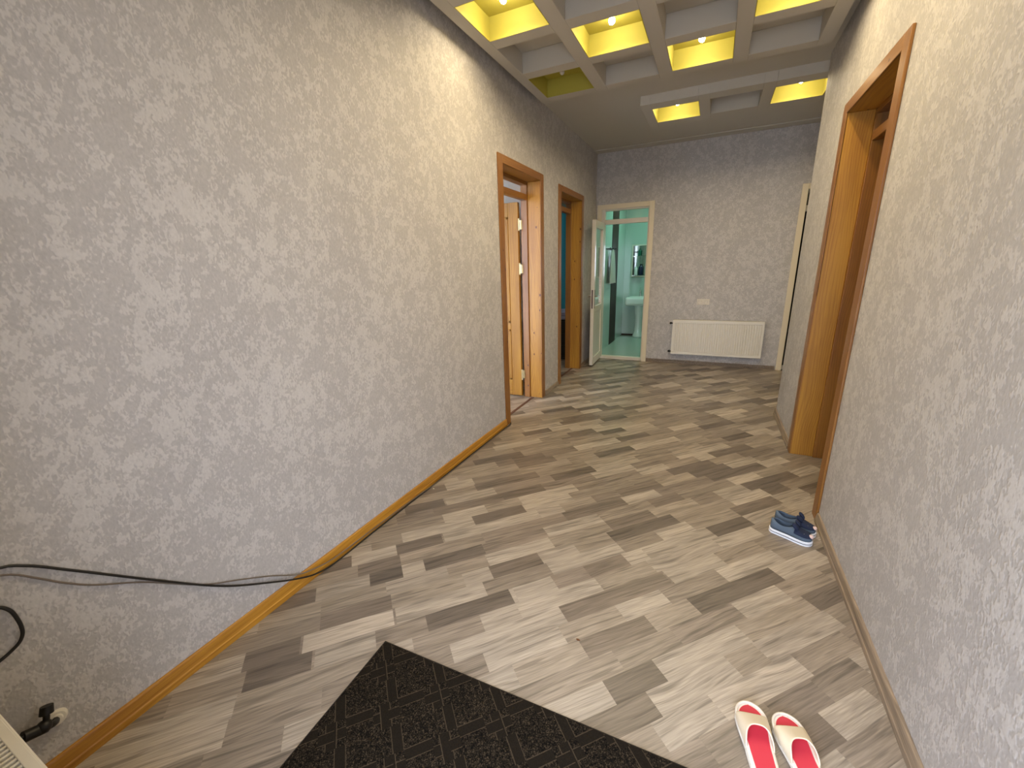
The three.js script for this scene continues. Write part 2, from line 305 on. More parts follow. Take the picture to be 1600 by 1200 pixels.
{
  const camInv = new THREE.Matrix4(), v = new THREE.Vector3(); camera.updateMatrixWorld(); camInv.copy(camera.matrixWorld).invert();
  const seen = (x, z) => { v.set(x, 0, z).applyMatrix4(camInv); if (v.z > -0.1) return 0; const px = 800 - FOCAL * v.x / v.z, py = 600 + FOCAL * v.y / v.z; return px > -20 && px < 1620 && py > 540 && py < 1230 ? 1 : 0; };
  const all = [], gap = 0.0;
  for (let k = -62; k <= 34; k++) {
    const va = V0 + k * SW + gap, vb = V0 + (k + 1) * SW - gap, blocks = [], fx = fixed.get(k) || [];
    let at = -3.4 - rnd() * 0.4, prev = 'M';
    const fill = (to) => {
      while (at < to - 1e-3) {
        let l = 0.22 + rnd() * 0.26; if (to - at < l + 0.12) l = to - at; if (l > 0.55) l *= 0.5;
        const r = rnd(), t = prev === 'M' ? (r < 0.26 ? 'D' : r < 0.56 ? 'L' : 'M') : (r < 0.66 ? 'M' : r < 0.8 ? (prev === 'D' ? 'L' : 'D') : prev === 'D' ? 'L' : 'M');
        blocks.push({ t, a: at, b: at + l }); at += l; prev = t;
      }
    };
    for (const f of fx) { if (f.a > at) fill(f.a); blocks.push({ t: f.t, a: at, b: f.b }); at = f.b; prev = f.t; }
    fill(8.3);
    for (const b of blocks) {
      const set = b.t === 'L' ? LIGHT : b.t === 'D' ? DARK : MID, c = set[Math.floor(rnd() * set.length)], j = 0.94 + rnd() * 0.12, tone = c.map((q) => q * j), off = [rnd() * 2, rnd()];
      const a = b.a + gap, e = b.b - gap, Q = [[a, va], [e, va], [e, vb], [a, vb]].map(([u, w]) => [u * EX + w * NX, u * EZ + w * NZ]);
      for (const zn of zones) {
        const P = clipPoly(Q, zn); if (!P) continue;
        let A = 0, cx = 0, cz = 0; P.forEach((p, i) => { const q = P[(i + 1) % P.length]; A += p[0] * q[1] - q[0] * p[1]; cx += p[0] / P.length; cz += p[1] / P.length; });
        if (A > 0) P.reverse();
        if (Math.abs(A) < 2e-4) continue;
        const d = Math.hypot(cx - 1.67, 1.458, cz), vis = (zn === zones[3] || zn === zones[4] ? 0.1 : 1) * seen(cx, cz);
        all.push({ g: plankGeo(P, tone, off), s: vis * Math.abs(A) * 1.458 / (d * d * d) });
      }
    }
  }
  all.sort((p, q) => q.s - p.s);
  all.slice(0, 295).forEach((p, i) => { const m = new THREE.Mesh(p.g, laminate); m.name = i ? 'plank_' + String(i).padStart(3, '0') : 'plank'; m.castShadow = m.receiveShadow = true; floor.add(m); });
  const rest = new THREE.Mesh(mergeGeometries(all.slice(295).map((p) => p.g)), laminate); rest.name = 'plank_field'; rest.userData.kind = 'stuff'; rest.castShadow = rest.receiveShadow = true; floor.add(rest);
}
// threshold strips where the hall floor meets the rooms
struct(obj('trim_2', box(-0.115, 0.0002, -4.20, -0.085, 0.004, -3.38, 0.0015), bakedBrown), 'thin brown threshold strip in the first pine doorway');
struct(obj('trim_3', box(-0.115, 0.0002, -5.69, -0.085, 0.004, -4.87, 0.0015), bakedBrown), 'thin brown threshold strip in the second pine doorway');
// baseboards
function board(name, pts, mat, h, t, label) {
  const s = new THREE.Shape(); s.moveTo(0, 0); s.lineTo(t, 0); s.lineTo(t, h * 0.28); s.quadraticCurveTo(t, h * 0.36, t * 0.82, h * 0.4); s.lineTo(t * 0.62, h * 0.86); s.quadraticCurveTo(t * 0.55, h, t * 0.2, h); s.lineTo(0, h);
  return pts.map(([a, b]) => { // runs from a to b with the profile's x pointing to the left of the direction
    const A = new THREE.Vector3(...a), B = new THREE.Vector3(...b), d = B.clone().sub(A), l = d.length(); d.normalize();
    const g = new THREE.ExtrudeGeometry(s, { depth: l, bevelEnabled: false, curveSegments: 5 }), n = new THREE.Vector3().crossVectors(CY, d);
    const q = planar(g, 'z', [0, rnd() * 2]); if (mat === greyTrim) { const U = q.attributes.uv; for (let k = 0; k < U.count; k++) U.setXY(k, U.getY(k), U.getX(k)); } q.applyMatrix4(new THREE.Matrix4().makeBasis(n, CY, d).setPosition(A)); return q;
  });
}
const baseMade = (name, pts, mat, h, t, label) => struct(obj(name, board(name, pts, mat, h, t, label), mat), label);
baseMade('baseboard_left', [[[0, 0, -3.284], [0, 0, 0.03]]], pine, 0.068, 0.018, 'varnished pine baseboard along the near left wall');
baseMade('baseboard_left_far', [[[0, 0, -4.78], [0, 0, -4.305]], [[0, 0, -6.484], [0, 0, -5.80]]], greyTrim, 0.055, 0.015, 'grey-brown baseboard between and beyond the left doorways');
baseMade('baseboard_right', [[[XR, 0, 0.03], [XR, 0, -2.595]], [[XR, 0, -3.655], [XR, 0, -4.52]]], greyTrim, 0.058, 0.018, 'grey-brown baseboard along the near right wall');
baseMade('baseboard_back', [[[0.835, 0, ZB], [2.535, 0, ZB]].map((p) => p)], greyTrim, 0.055, 0.016, 'grey-brown baseboard along the back wall under the radiator');
baseMade('baseboard_return', [[[XR, 0, -4.52], [XE, 0, -4.52]].reverse().map((p) => p)], greyTrim, 0.055, 0.016, 'grey-brown baseboard of the short return wall');

// ---------------------------------------------------------------- pine doorways
// built in a frame where x runs out of the wall into the hall (face = +1 left wall, -1 right wall)
function pineDoorway(name, label, face, xw, zn, zf, topOuter, opt) {
  const root = struct(lab(group(name), label)), cw = 0.085, ci = 0.068, X = (d) => xw + face * d, sgn = face;
  const bx = (a, y0, z0, b, y1, z1, r, g) => wbox(Math.min(X(a), X(b)), y0, Math.min(z0, z1), Math.max(X(a), X(b)), y1, Math.max(z0, z1), r, g);
  const zi = zn - cw, zo = zf + cw, ti = topOuter - ci;
  obj('casing', bx(0, 0, zn, 0.014, topOuter, zi, 0.004), pineRed, root);
  obj('casing_001', bx(0, 0, zo, 0.014, topOuter, zf, 0.004), pineRed, root);
  obj('casing_002', bx(0, ti, zi, 0.014, topOuter, zo, 0.004, 'z'), pineRed, root);
  obj('jamb_board', bx(0.010, 0, zi + 0.036, -0.135, ti, zi, 0.003), pine, root);
  obj('jamb_board_001', bx(0.010, 0, zo, -0.135, ti, zo - 0.036, 0.003), pine, root);
  obj('head_board', bx(0.010, ti, zi + 0.036, -0.135, ti + 0.03, zo - 0.036, 0.003, 'z'), pine, root);
  const f = obj('door_frame', [bx(-0.135, 0, zi + 0.036, -0.205, ti, zi - 0.018, 0.003), bx(-0.135, 0, zo + 0.018, -0.205, ti, zo - 0.036, 0.003), bx(-0.135, ti - 0.03, zi - 0.018, -0.205, ti + 0.03, zo + 0.018, 0.003, 'z')], pineRed, root);
  obj('transom_bar', bx(-0.135, opt.bar, zi - 0.018, -0.195, opt.bar + 0.058, zo + 0.018, 0.006, 'z'), pineRed, root);
  const g = obj('transom_glass', bx(-0.165, opt.bar + 0.058, zi - 0.018, -0.169, ti - 0.03, zo + 0.018), opt.glass || glass, root);
  return { root, bx, zi, zo, ti };
}
const d1 = pineDoorway('door_1', 'first pine doorway of the left wall with its panelled door standing open', 1, 0, -3.284, -4.30, 2.356, { bar: 2.116 });
{ // the open leaf: hinged at the far jamb, reaching into the room
  const z0 = -4.205, z1 = -4.165, x1 = -0.225, x0 = -0.985, leaf = new THREE.Group(); leaf.name = 'door_leaf'; d1.root.add(leaf);
  lab(leaf, 'yellow pine door leaf with raised panels'); const T = (x, y, z, X, Y, Z, r, g) => wbox(x, y, z, X, Y, Z, r, g);
  obj('stile', T(x1 - 0.115, 0.016, z0, x1, 2.105, z1, 0.004), pineLeaf, leaf); obj('stile_001', T(x0, 0.016, z0, x0 + 0.115, 2.105, z1, 0.004), pineLeaf, leaf);
  for (const [k, y0, y1] of [['rail', 0.016, 0.20], ['rail_001', 0.785, 0.86], ['rail_002', 1.965, 2.105]]) obj(k, T(x0 + 0.115, y0, z0, x1 - 0.115, y1, z1, 0.004, 'x'), pineLeaf, leaf);
  for (const [n, y0, y1] of [['', 0.20, 0.785], ['_001', 0.86, 1.965]]) {
    const a = x0 + 0.115, b = x1 - 0.115, w = 0.026, zz = z1 - 0.004;
    obj('panel' + n, T(a + 0.004, y0 + 0.004, z0 + 0.012, b - 0.004, y1 - 0.004, z1 - 0.014, 0.002), pineLeaf, leaf);
    obj('moulding' + n, [T(a, y0, z1 - 0.016, a + w, y1, z1 + 0.007, 0.006), T(b - w, y0, z1 - 0.016, b, y1, z1 + 0.007, 0.006), T(a, y0, z1 - 0.016, b, y0 + w, z1 + 0.007, 0.006, 'x'), T(a, y1 - w, z1 - 0.016, b, y1, z1 + 0.007, 0.006, 'x')], pineLeaf, leaf);
  }
  for (const [n, y] of [['', 1.885], ['_001', 1.44], ['_002', 0.27]]) obj('hinge' + n, [cyl([-0.212, y - 0.05, -4.158], [-0.212, y + 0.05, -4.158], 0.008), box(-0.216, y - 0.045, -4.190, -0.190, y + 0.045, -4.187), ball([-0.212, y + 0.054, -4.158], 0.009), ball([-0.212, y - 0.054, -4.158], 0.009)], brass, leaf);
}
const d2 = pineDoorway('door_2', 'second pine doorway of the left wall opening on a teal room', 1, 0, -4.78, -5.785, 2.345, { bar: 2.125 });
const d3 = pineDoorway('door_3', 'tall pine doorway in the right wall with knotty jamb and transom', -1, XR, -2.60, -3.65, 2.395, { bar: 2.148 });

// ---------------------------------------------------------------- white doors of the back wall
function whiteDoorway(name, label, x0, x1, top, fw = 0.075, dz = 0) {
  const root = struct(lab(group(name), label)), cw = 0.066, z = ZB;
  obj('casing', box(x0, 0, z, x0 + cw, top, z + 0.016, 0.004), creamCasing, root); obj('casing_001', box(x1 - cw, 0, z, x1, top, z + 0.016, 0.004), creamCasing, root);
  obj('casing_002', box(x0 + cw, top - cw, z, x1 - cw, top, z + 0.016, 0.004), creamCasing, root);
  const a = x0 + 0.041, b = x1 - 0.032, zf = z - dz;
  obj('door_frame', [box(a, 0.05, zf - 0.075, a + fw, top - 0.03, zf - 0.006, 0.005), box(b - 0.052, 0.05, zf - 0.075, b, top - 0.03, zf - 0.006, 0.005), box(a + fw, top - 0.088, zf - 0.075, b - 0.052, top - 0.03, zf - 0.006, 0.005)], whitePlastic, root);
  obj('sill', box(a, 0, zf - 0.075, b, 0.05, zf - 0.004, 0.006), whitePlastic, root);
  obj('transom_bar', box(a + fw, 2.028, zf - 0.075, b - 0.052, 2.095, zf - 0.004, 0.006), whitePlastic, root);
  obj('transom_glass', box(a + fw, 2.095, zf - 0.045, b - 0.052, top - 0.088, zf - 0.04), glass, root);
  return { root, a: a + 0.075, b: b - 0.052 };
}
const d4 = whiteDoorway('door_4', 'white bathroom door with transom, its leaf swung into the hall', 0.021, 0.832, 2.302);
{
  const leaf = new THREE.Group(); leaf.name = 'door_leaf'; leaf.position.set(0.138, 0, -6.475); leaf.rotation.y = THREE.MathUtils.degToRad(-87.5); d4.root.add(leaf);
  lab(leaf, 'white plastic door leaf with a glazed upper half'); // local: x along the leaf from the hinge, z its thickness
  const L = 0.635, t = 0.05, s = 0.085;
  const fr = [box(0, 0.03, 0, s, 2.05, t, 0.006), box(L - s, 0.03, 0, L, 2.05, t, 0.006), box(s, 0.03, 0, L - s, 0.14, t, 0.006), box(s, 1.95, 0, L - s, 2.05, t, 0.006), box(s, 0.80, 0, L - s, 0.89, t, 0.006)];
  obj('leaf_frame', fr, whitePlastic, leaf);
  obj('lower_panel', box(s, 0.14, t / 2 - 0.012, L - s, 0.80, t / 2 + 0.012), whitePlastic, leaf);
  lab(obj('glass_pane', box(s, 0.89, t / 2 - 0.003, L - s, 1.95, t / 2 + 0.003), phy({ color: 0xffffff, roughness: 0.02, transmission: 1, thickness: 0, ior: 1.75 }), leaf), 'clear glass pane');
  obj('lock_plate', [box(L - 0.052, 0.86, -0.003, L - 0.022, 1.12, 0.001, 0.001), box(L - 0.052, 0.86, t - 0.001, L - 0.022, 1.12, t + 0.003, 0.001), box(L - 0.001, 0.86, 0.014, L + 0.002, 1.12, 0.036, 0.001)], std({ color: 0x6b5a55, metalness: 0.6, roughness: 0.4 }), leaf);
  obj('handle', [cyl([L - 0.036, 1.03, t], [L - 0.036, 1.03, t + 0.045], 0.008), cyl([L - 0.036, 1.03, t + 0.042], [L - 0.15, 1.03, t + 0.046], 0.008, 0.007), cyl([L - 0.036, 1.03, 0], [L - 0.036, 1.03, -0.045], 0.008), cyl([L - 0.036, 1.03, -0.042], [L - 0.15, 1.03, -0.046], 0.008, 0.007)], chrome, leaf);
}
whiteDoorway('door_5', 'cream framed doorway at the right of the back wall, dark inside', 2.545, 3.355, 2.336, 0.032, 0.05);

// ---------------------------------------------------------------- rooms beyond the doorways
// first room
struct(obj('wall_room_one_left', [box(-3.6, 0, -4.9, -3.4, TOP, -2.4)], plaster), 'pale plaster left wall of the bright room behind the first doorway');
struct(obj('wall_room_one_front', wallGeo('x', -3.4, -0.22, -2.6, -2.4, 0, TOP, [[-2.0, -0.5, 0.10, 2.45]]), plaster), 'pale plaster window wall of the bright room');
struct(obj('wall_room_one_back', box(-3.4, 0, -4.80, -0.22, TOP, -4.74), plaster), 'pale plaster far wall of the bright room');
struct(obj('floor_room_one', box(-3.6, -0.1, -4.9, -1.4, 0, -2.4), plainLaminate), 'laminate floor of the bright room');
struct(obj('ceiling_rooms', [box(-3.6, 2.85, -4.80, -0.22, 3.0, -2.4), box(-3.6, 2.85, -8.0, -0.22, 3.0, -4.80)], std({ color: 0xe8e6e2, roughness: 0.9 })), 'white ceilings of the rooms behind the left wall');
function roomWindow(name, label, along, f, a, b, y0, y1) {
  const root = struct(lab(group(name), label)), m = (a + b) / 2, w = 0.055, B = (p, y, q, Y, d0, d1, r) => (along === 'z' ? box(f + d0, y, p, f + d1, Y, q, r) : box(p, y, f + d0, q, Y, f + d1, r));
  obj('window_frame', [B(a, y0, a + w, y1, -0.04, 0.03, 0.005), B(b - w, y0, b, y1, -0.04, 0.03, 0.005), B(a + w, y0, b - w, y0 + w, -0.04, 0.03, 0.005), B(a + w, y1 - w, b - w, y1, -0.04, 0.03, 0.005), B(m - w / 2, y0 + w, m + w / 2, y1 - w, -0.04, 0.03, 0.005)], whitePlastic, root);
  obj('pane', B(a + w, y0 + w, m - w / 2, y1 - w, -0.008, -0.002), glass, root); obj('pane_001', B(m + w / 2, y0 + w, b - w, y1 - w, -0.008, -0.002), glass, root);
}
roomWindow('unseen_window_1', 'unseen window of the bright room, placed to light its door leaf and the hall floor', 'x', -2.5, -2.0, -0.5, 0.10, 2.45);  // out of view, placed to light the open leaf and the floor beyond
// second room, teal walls
struct(obj('wall_room_two_left', wallGeo('z', -8.0, -4.9, -3.6, -3.4, 0, 2.85, [[-7.3, -6.3, 0.95, 2.2]]), tealWall), 'teal window wall of the room behind the second doorway');
struct(obj('wall_room_two_back', box(-3.4, 0, -8.0, -0.22, 2.85, -7.8), tealWall), 'teal far wall of the room behind the second doorway');
struct(obj('wall_room_two_right', box(-0.40, 0, -7.8, -0.22, 2.85, -6.70), tealWall), 'teal wall between the room and the bathroom');
struct(obj('wall_room_two_front', box(-3.4, 0, -4.90, -0.22, 2.85, -4.81), tealWall), 'teal near wall of the room behind the second doorway');
struct(obj('floor_room_two', [box(-3.6, -0.1, -8.0, -1.4, 0, -4.9), box(-1.4, -0.1, -8.0, -0.22, 0, -6.70)], plainLaminate), 'laminate floor of the teal room');
roomWindow('unseen_window_2', 'unseen window of the teal room, placed to light it with daylight', 'z', -3.5, -7.3, -6.3, 0.95, 2.2);  // out of view, placed to bring cool daylight into the teal room
{
  const c = tag(group('bedside_chest', [-0.62, 0, -6.45]), 'dark wooden chest seen through the second pine doorway', 'chest'), dk = std({ color: 0x1d1713, roughness: 0.5 });
  obj('carcass', box(-0.36, 0.04, -0.26, 0.36, 0.62, 0.24, 0.006), dk, c); obj('top_board', box(-0.38, 0.62, -0.28, 0.38, 0.645, 0.265, 0.006), dk, c);
  for (const [n, y] of [['', 0.07], ['_001', 0.26], ['_002', 0.45]]) { const d = obj('drawer' + n, box(-0.34, y, 0.24, 0.34, y + 0.165, 0.256, 0.005), dk, c); obj('knob', ball([0, y + 0.085, 0.268], 0.014), chrome, d); }
  obj('plinth', box(-0.34, 0, -0.24, 0.34, 0.04, 0.21), dk, c);
  const b = tag(group('folded_blanket', [-0.62, 0.645, -6.45]), 'pale lavender folded blanket lying on the dark chest', 'blanket'), bl = std({ color: 0xb9b4c4, roughness: 0.95 });
  obj('fold', box(-0.36, 0, -0.25, 0.36, 0.06, 0.255, 0.025), bl, b); obj('fold_001', box(-0.35, 0.06, -0.24, 0.36, 0.12, 0.25, 0.025), bl, b);
}
// dim room behind the right doorway
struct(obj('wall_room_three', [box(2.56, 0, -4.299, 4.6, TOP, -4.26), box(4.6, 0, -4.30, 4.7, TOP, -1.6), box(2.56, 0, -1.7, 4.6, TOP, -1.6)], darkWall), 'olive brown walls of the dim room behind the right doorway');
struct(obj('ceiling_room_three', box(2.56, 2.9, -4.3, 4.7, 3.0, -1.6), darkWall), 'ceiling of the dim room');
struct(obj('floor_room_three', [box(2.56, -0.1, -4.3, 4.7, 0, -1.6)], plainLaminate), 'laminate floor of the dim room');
// unlit room behind the back right doorway, its shade put into near-black walls
struct(obj('wall_room_four', [box(2.3, 0, -8.2, 4.2, 2.7, -8.1), box(2.3, 0, -8.1, 2.4, 2.7, -6.70), box(4.1, 0, -8.1, 4.2, 2.7, -6.70), box(2.3, 2.7, -8.2, 4.2, 2.8, -6.70), box(2.3, -0.1, -8.2, 4.2, 0, -6.70)], std({ color: 0x15120f, roughness: 0.9 })), 'interior behind the back right doorway, its shade painted near black');

// ---------------------------------------------------------------- bathroom
const BX0 = 0.01, BX1 = 1.55, BZ = -8.80;
struct(obj('wall_bathroom_left', box(BX0 - 0.2, 0, BZ, BX0, 2.75, -6.70), tile), 'pale mint left wall of the bathroom');
struct(obj('wall_bathroom_back', wallGeo('x', BX0 - 0.2, BX1 + 0.2, BZ - 0.2, BZ, 0, 2.75, [[0.62, 0.86, 1.2, 1.85]]), tile), 'pale mint back wall of the bathroom');
struct(obj('wall_bathroom_right', box(BX1, 0, BZ, BX1 + 0.2, 2.75, -6.70), tile), 'pale mint right wall of the bathroom');
struct(obj('floor_bathroom', [box(BX0 - 0.2, -0.1, BZ - 0.2, BX1 + 0.2, 0.02, -6.70), box(0.06, -0.1, -6.70, 0.80, 0.02, -6.56)], phy({ color: 0xa4b3a8, roughness: 0.2 })), 'pale tiled bathroom floor');
struct(obj('ceiling_bathroom', box(BX0 - 0.2, 2.75, BZ - 0.2, BX1 + 0.2, 2.85, -6.70), std({ color: 0xe8ece8 })), 'white bathroom ceiling');
struct(obj('trim_4', box(BX0 + 0.0004, 0.02, -8.10, BX0 + 0.006, 2.75, -7.60), brownTile), 'vertical strip of dark brown tiles on the bathroom wall');
struct(obj('trim_5', box(BX0 + 0.0004, 0.021, BZ + 0.0004, BX1, 0.05, BZ + 0.012, 0.003), brownTile), 'dark skirting along the bathroom back wall');
{ // small bathroom window, out of view, placed for the reflection in the leaf glass
  const r = struct(lab(group('unseen_window_3'), 'small unseen bathroom window beside the mirror, placed for the bright reflection in the door glass'));
  obj('window_frame', [box(0.62, 1.2, BZ - 0.06, 0.645, 1.85, BZ - 0.01, 0.004), box(0.835, 1.2, BZ - 0.06, 0.86, 1.85, BZ - 0.01, 0.004), box(0.645, 1.2, BZ - 0.06, 0.835, 1.225, BZ - 0.01, 0.004), box(0.645, 1.825, BZ - 0.06, 0.835, 1.85, BZ - 0.01, 0.004)], whitePlastic, r);
  obj('pane', box(0.645, 1.225, BZ - 0.04, 0.835, 1.825, BZ - 0.036), glass, r);
}
{ // ceiling lamp panel, out of view, placed to light the bathroom green
  const l = tag(group('unseen_bathroom_lamp', [0.75, 2.75, -7.75]), 'unseen square lamp on the bathroom ceiling, lighting the bathroom green', 'ceiling lamp');
  obj('housing', box(-0.17, -0.03, -0.17, 0.17, -0.0005, 0.17, 0.006), whitePlastic, l);
  obj('diffuser', box(-0.15, -0.036, -0.15, 0.15, -0.0302, 0.15, 0.002), std({ color: 0xffffff, emissive: BATH_COLOR, emissiveIntensity: 2 }), l);
  const a = new THREE.RectAreaLight(BATH_COLOR, BATH, 0.3, 0.3); a.position.set(0, -0.04, 0); a.rotation.x = -Math.PI / 2; a.name = 'lamp_light'; l.add(a);
}
{ // wash basin on a pedestal
  const s = tag(group('wash_basin', [0.37, 0.02, BZ + 0.0005]), 'white wash basin on a pedestal against the bathroom back wall', 'sink'), cer = phy({ color: 0xe9ece8, roughness: 0.12, clearcoat: 0.6 });
  const outer = new Brush(planar(new RoundedBoxGeometry(0.5, 0.17, 0.40, 4, 0.05).translate(0, 0.725, 0.2))); outer.updateMatrixWorld();
  const inner = new Brush(ball([0, 0, 0], 0.2, 1, 0.55, 0.72, 28).translate(0, 0.825, 0.22)); inner.updateMatrixWorld();
  const bowl = new Evaluator().evaluate(outer, inner, SUBTRACTION); obj('bowl', keep(bowl.geometry), cer, s);
  obj('pedestal', planar(new THREE.LatheGeometry([[0.0, 0], [0.11, 0], [0.105, 0.03], [0.075, 0.12], [0.07, 0.4], [0.095, 0.62], [0.12, 0.66], [0, 0.66]].map((p) => new THREE.Vector2(...p)), 28)).translate(0, 0, 0.17), cer, s);
  obj('faucet', [cyl([0.0, 0.80, 0.06], [0.0, 0.92, 0.06], 0.02, 0.017), cyl([0, 0.88, 0.06], [0, 0.90, 0.18], 0.011), cyl([0, 0.93, 0.06], [0, 0.97, 0.10], 0.008), ball([0, 0.925, 0.06], 0.02)], chrome, s);
}
{ // mirror unit with shelves
  const m = tag(group('bathroom_mirror', [0.15, 1.20, BZ]), 'mirror with glass shelves above the wash basin', 'mirror');
  obj('backing', box(0, 0, 0.0005, 0.42, 0.62, 0.012, 0.003), whitePlastic, m);
  obj('mirror_glass', box(0.03, 0.03, 0.012, 0.40, 0.60, 0.016), std({ color: 0xaeb6b2, metalness: 0.95, roughness: 0.06 }), m);
  obj('shelf', box(0.04, 0.03, 0.016, 0.40, 0.038, 0.13, 0.002), glass, m); obj('shelf_001', box(0.04, 0.40, 0.016, 0.40, 0.408, 0.13, 0.002), glass, m);
  for (const [n, x, y] of [['', 0.05, 0.02], ['_001', 0.37, 0.02], ['_002', 0.05, 0.39], ['_003', 0.37, 0.39]]) obj('bracket' + n, box(x, y, 0.013, x + 0.01, y + 0.01, 0.10), chrome, m);
  const bt = (name, label, cat, x, y, r, h, color, cap) => { const g = tag(group(name, [x, y, BZ + 0.075]), label, cat); obj('body', planar(new THREE.LatheGeometry([[0, 0], [r, 0], [r, h * 0.7], [r * 0.8, h * 0.8], [r * 0.45, h * 0.86], [0, h * 0.86]].map((p) => new THREE.Vector2(...p)), 20)), std({ color, roughness: 0.3 }), g); obj('cap', cyl([0, h * 0.86, 0], [0, h, 0], r * 0.45, r * 0.4), std({ color: cap, roughness: 0.4 }), g); };
  bt('bottle', 'dark blue bottle on the lower mirror shelf', 'bottle', 0.345, 1.239, 0.042, 0.21, 0x141c3c, 0x0c0f20);
  bt('bottle', 'white bottle on the lower mirror shelf beside the dark one', 'bottle', 0.255, 1.239, 0.034, 0.17, 0xe2e4e2, 0xf2f2f0);
  bt('bottle', 'small green bottle on the upper mirror shelf', 'bottle', 0.31, 1.609, 0.03, 0.13, 0x0f5f4a, 0x0a3a2c);
}
{ // towel hanging from hooks on the left bathroom wall
  const h = tag(group('towel_hook', [BX0, 1.70, -7.42]), 'dark hook rail on the left bathroom wall', 'hook');
  obj('rail', box(0.0005, 0, -0.24, 0.010, 0.022, 0.24, 0.003), darkMetal, h);
  for (const [n, z] of [['', -0.2], ['_001', 0], ['_002', 0.2]]) obj('peg' + n, [cyl([0.014, 0.012, z], [0.06, 0.02, z], 0.006), ball([0.062, 0.022, z], 0.010)], darkMetal, h);
  const t = obj('hanging_towel', sheet((s, v) => [BX0 + 0.05 + 0.02 * Math.sin(s * 15) * (0.4 + v), 1.71 - 0.57 * v - 0.05 * Math.abs(s - 0.45) * (1 - v), -7.46 + (s - 0.5) * mix(0.16, 0.46, Math.sqrt(v))], 40, 24, 0.006), std({ color: 0xbfbfb8, roughness: 0.95 }));
  tag(t, 'pale grey towel hanging from the hook rail in the bathroom', 'towel');
}

// ---------------------------------------------------------------- radiators
function panelRadiator(g, L, Hh, D, ribs) {                // local: x along, y up, z out of the wall; front face at z = D
  const f = [box(0, 0, D - 0.018, L, Hh, D - 0.012, 0.003)], p = (L - 0.05) / ribs;
  for (let i = 0; i < ribs; i++) f.push(box(0.025 + i * p + p * 0.2, 0.040, D - 0.014, 0.025 + i * p + p * 0.8, Hh - 0.046, D, 0.005));
  f.push(box(0, Hh - 0.036, D - 0.012, L, Hh, D, 0.003), box(0, 0, D - 0.012, L, 0.03, D, 0.003));
  obj('front_panel', f, radiatorPaint, g); obj('back_panel', box(0.004, 0.01, 0.004, L - 0.004, Hh - 0.012, 0.016, 0.003), radiatorPaint, g);
  obj('side_cover', box(0, 0, 0.012, 0.002, Hh, D - 0.012), radiatorPaint, g); obj('side_cover_001', box(L - 0.002, 0, 0.012, L, Hh, D - 0.012), radiatorPaint, g);
  const n = Math.round((L - 0.02) / 0.0127), gr = [box(0.002, Hh - 0.006, 0.006, L - 0.002, Hh - 0.001, 0.020), box(0.002, Hh - 0.006, D - 0.019, L - 0.002, Hh + 0.0005, D - 0.003, 0.002)];
  for (let i = 0; i <= n; i++) { const x = 0.01 + i * (L - 0.02) / n; gr.push(box(x - 0.0028, Hh - 0.012, 0.018, x + 0.0028, Hh - 0.001, D - 0.016)); }
  obj('top_grille', gr, radiatorPaint, g); obj('convector_fins', Array.from({ length: Math.round(L / 0.03) }, (_, i) => box(0.012 + i * 0.03, 0.03, 0.02, 0.014 + i * 0.03, Hh - 0.02, D - 0.02)), std({ color: 0x6d6a62, roughness: 0.6 }), g);
}
{
  const r = tag(group('radiator', [1.193, 0.165, ZB + 0.02]), 'white ribbed panel radiator on the back wall under the sockets', 'radiator');
  panelRadiator(r, 1.152, 0.497, 0.085, 38);
  for (const [n, x] of [['', 0.2], ['_001', 0.91]]) obj('wall_bracket' + n, box(x, 0.05, -0.02, x + 0.04, 0.45, 0.006), radiatorPaint, r);
  for (const [n, y] of [['', 0.445], ['_001', 0.03]]) obj('valve' + n, [cyl([-0.001, y, 0.045], [-0.035, y, 0.045], 0.011), ball([-0.03, y, 0.045], 0.016), cyl([-0.03, y, 0.045], [-0.03, y, -0.0195], 0.009)], darkMetal, r);
}
{
  const r = tag(group('radiator', [0.13, 0.105, 0.01]), 'white radiator top with open grille at the near left corner', 'radiator'); r.rotation.y = Math.PI; r.position.x = 0.93;
  panelRadiator(r, 0.80, 0.495, 0.115, 26);
  for (const [n, x] of [['', 0.15], ['_001', 0.6]]) obj('wall_bracket' + n, box(x, 0.05, -0.02, x + 0.04, 0.45, 0.006), radiatorPaint, r);
  // local frame is turned half round: world (x, y, z) -> local (0.93 - x, y - 0.105, 0.01 - z)
  const W = (x, y, z) => [0.93 - x, y - 0.105, 0.01 - z];
  obj('supply_pipe', tube([W(0.004, 0.195, -0.218), W(0.03, 0.20, -0.215), W(0.05, 0.215, -0.20), W(0.052, 0.235, -0.165), W(0.058, 0.24, -0.12), W(0.10, 0.24, -0.06), W(0.135, 0.24, -0.05)], 0.0085, 60), darkMetal, r);
  obj('valve', [cyl(W(0.048, 0.218, -0.195), W(0.053, 0.238, -0.150), 0.0155, 0.0155), ball(W(0.05, 0.225, -0.19), 0.018)], darkMetal, r);
  obj('valve_cap', [cyl(W(0.048, 0.225, -0.195), W(0.042, 0.256, -0.205), 0.0075), cyl(W(0.042, 0.252, -0.204), W(0.036, 0.272, -0.211), 0.0155, 0.014)], darkMetal, r);
  lab(obj('wall_collar', [cyl(W(0.0005, 0.190, -0.222), W(0.012, 0.192, -0.221), 0.026, 0.020), cyl(W(0.012, 0.192, -0.221), W(0.020, 0.195, -0.219), 0.014, 0.012)], whitePlastic, r), 'white wall collar of the pipe');
}
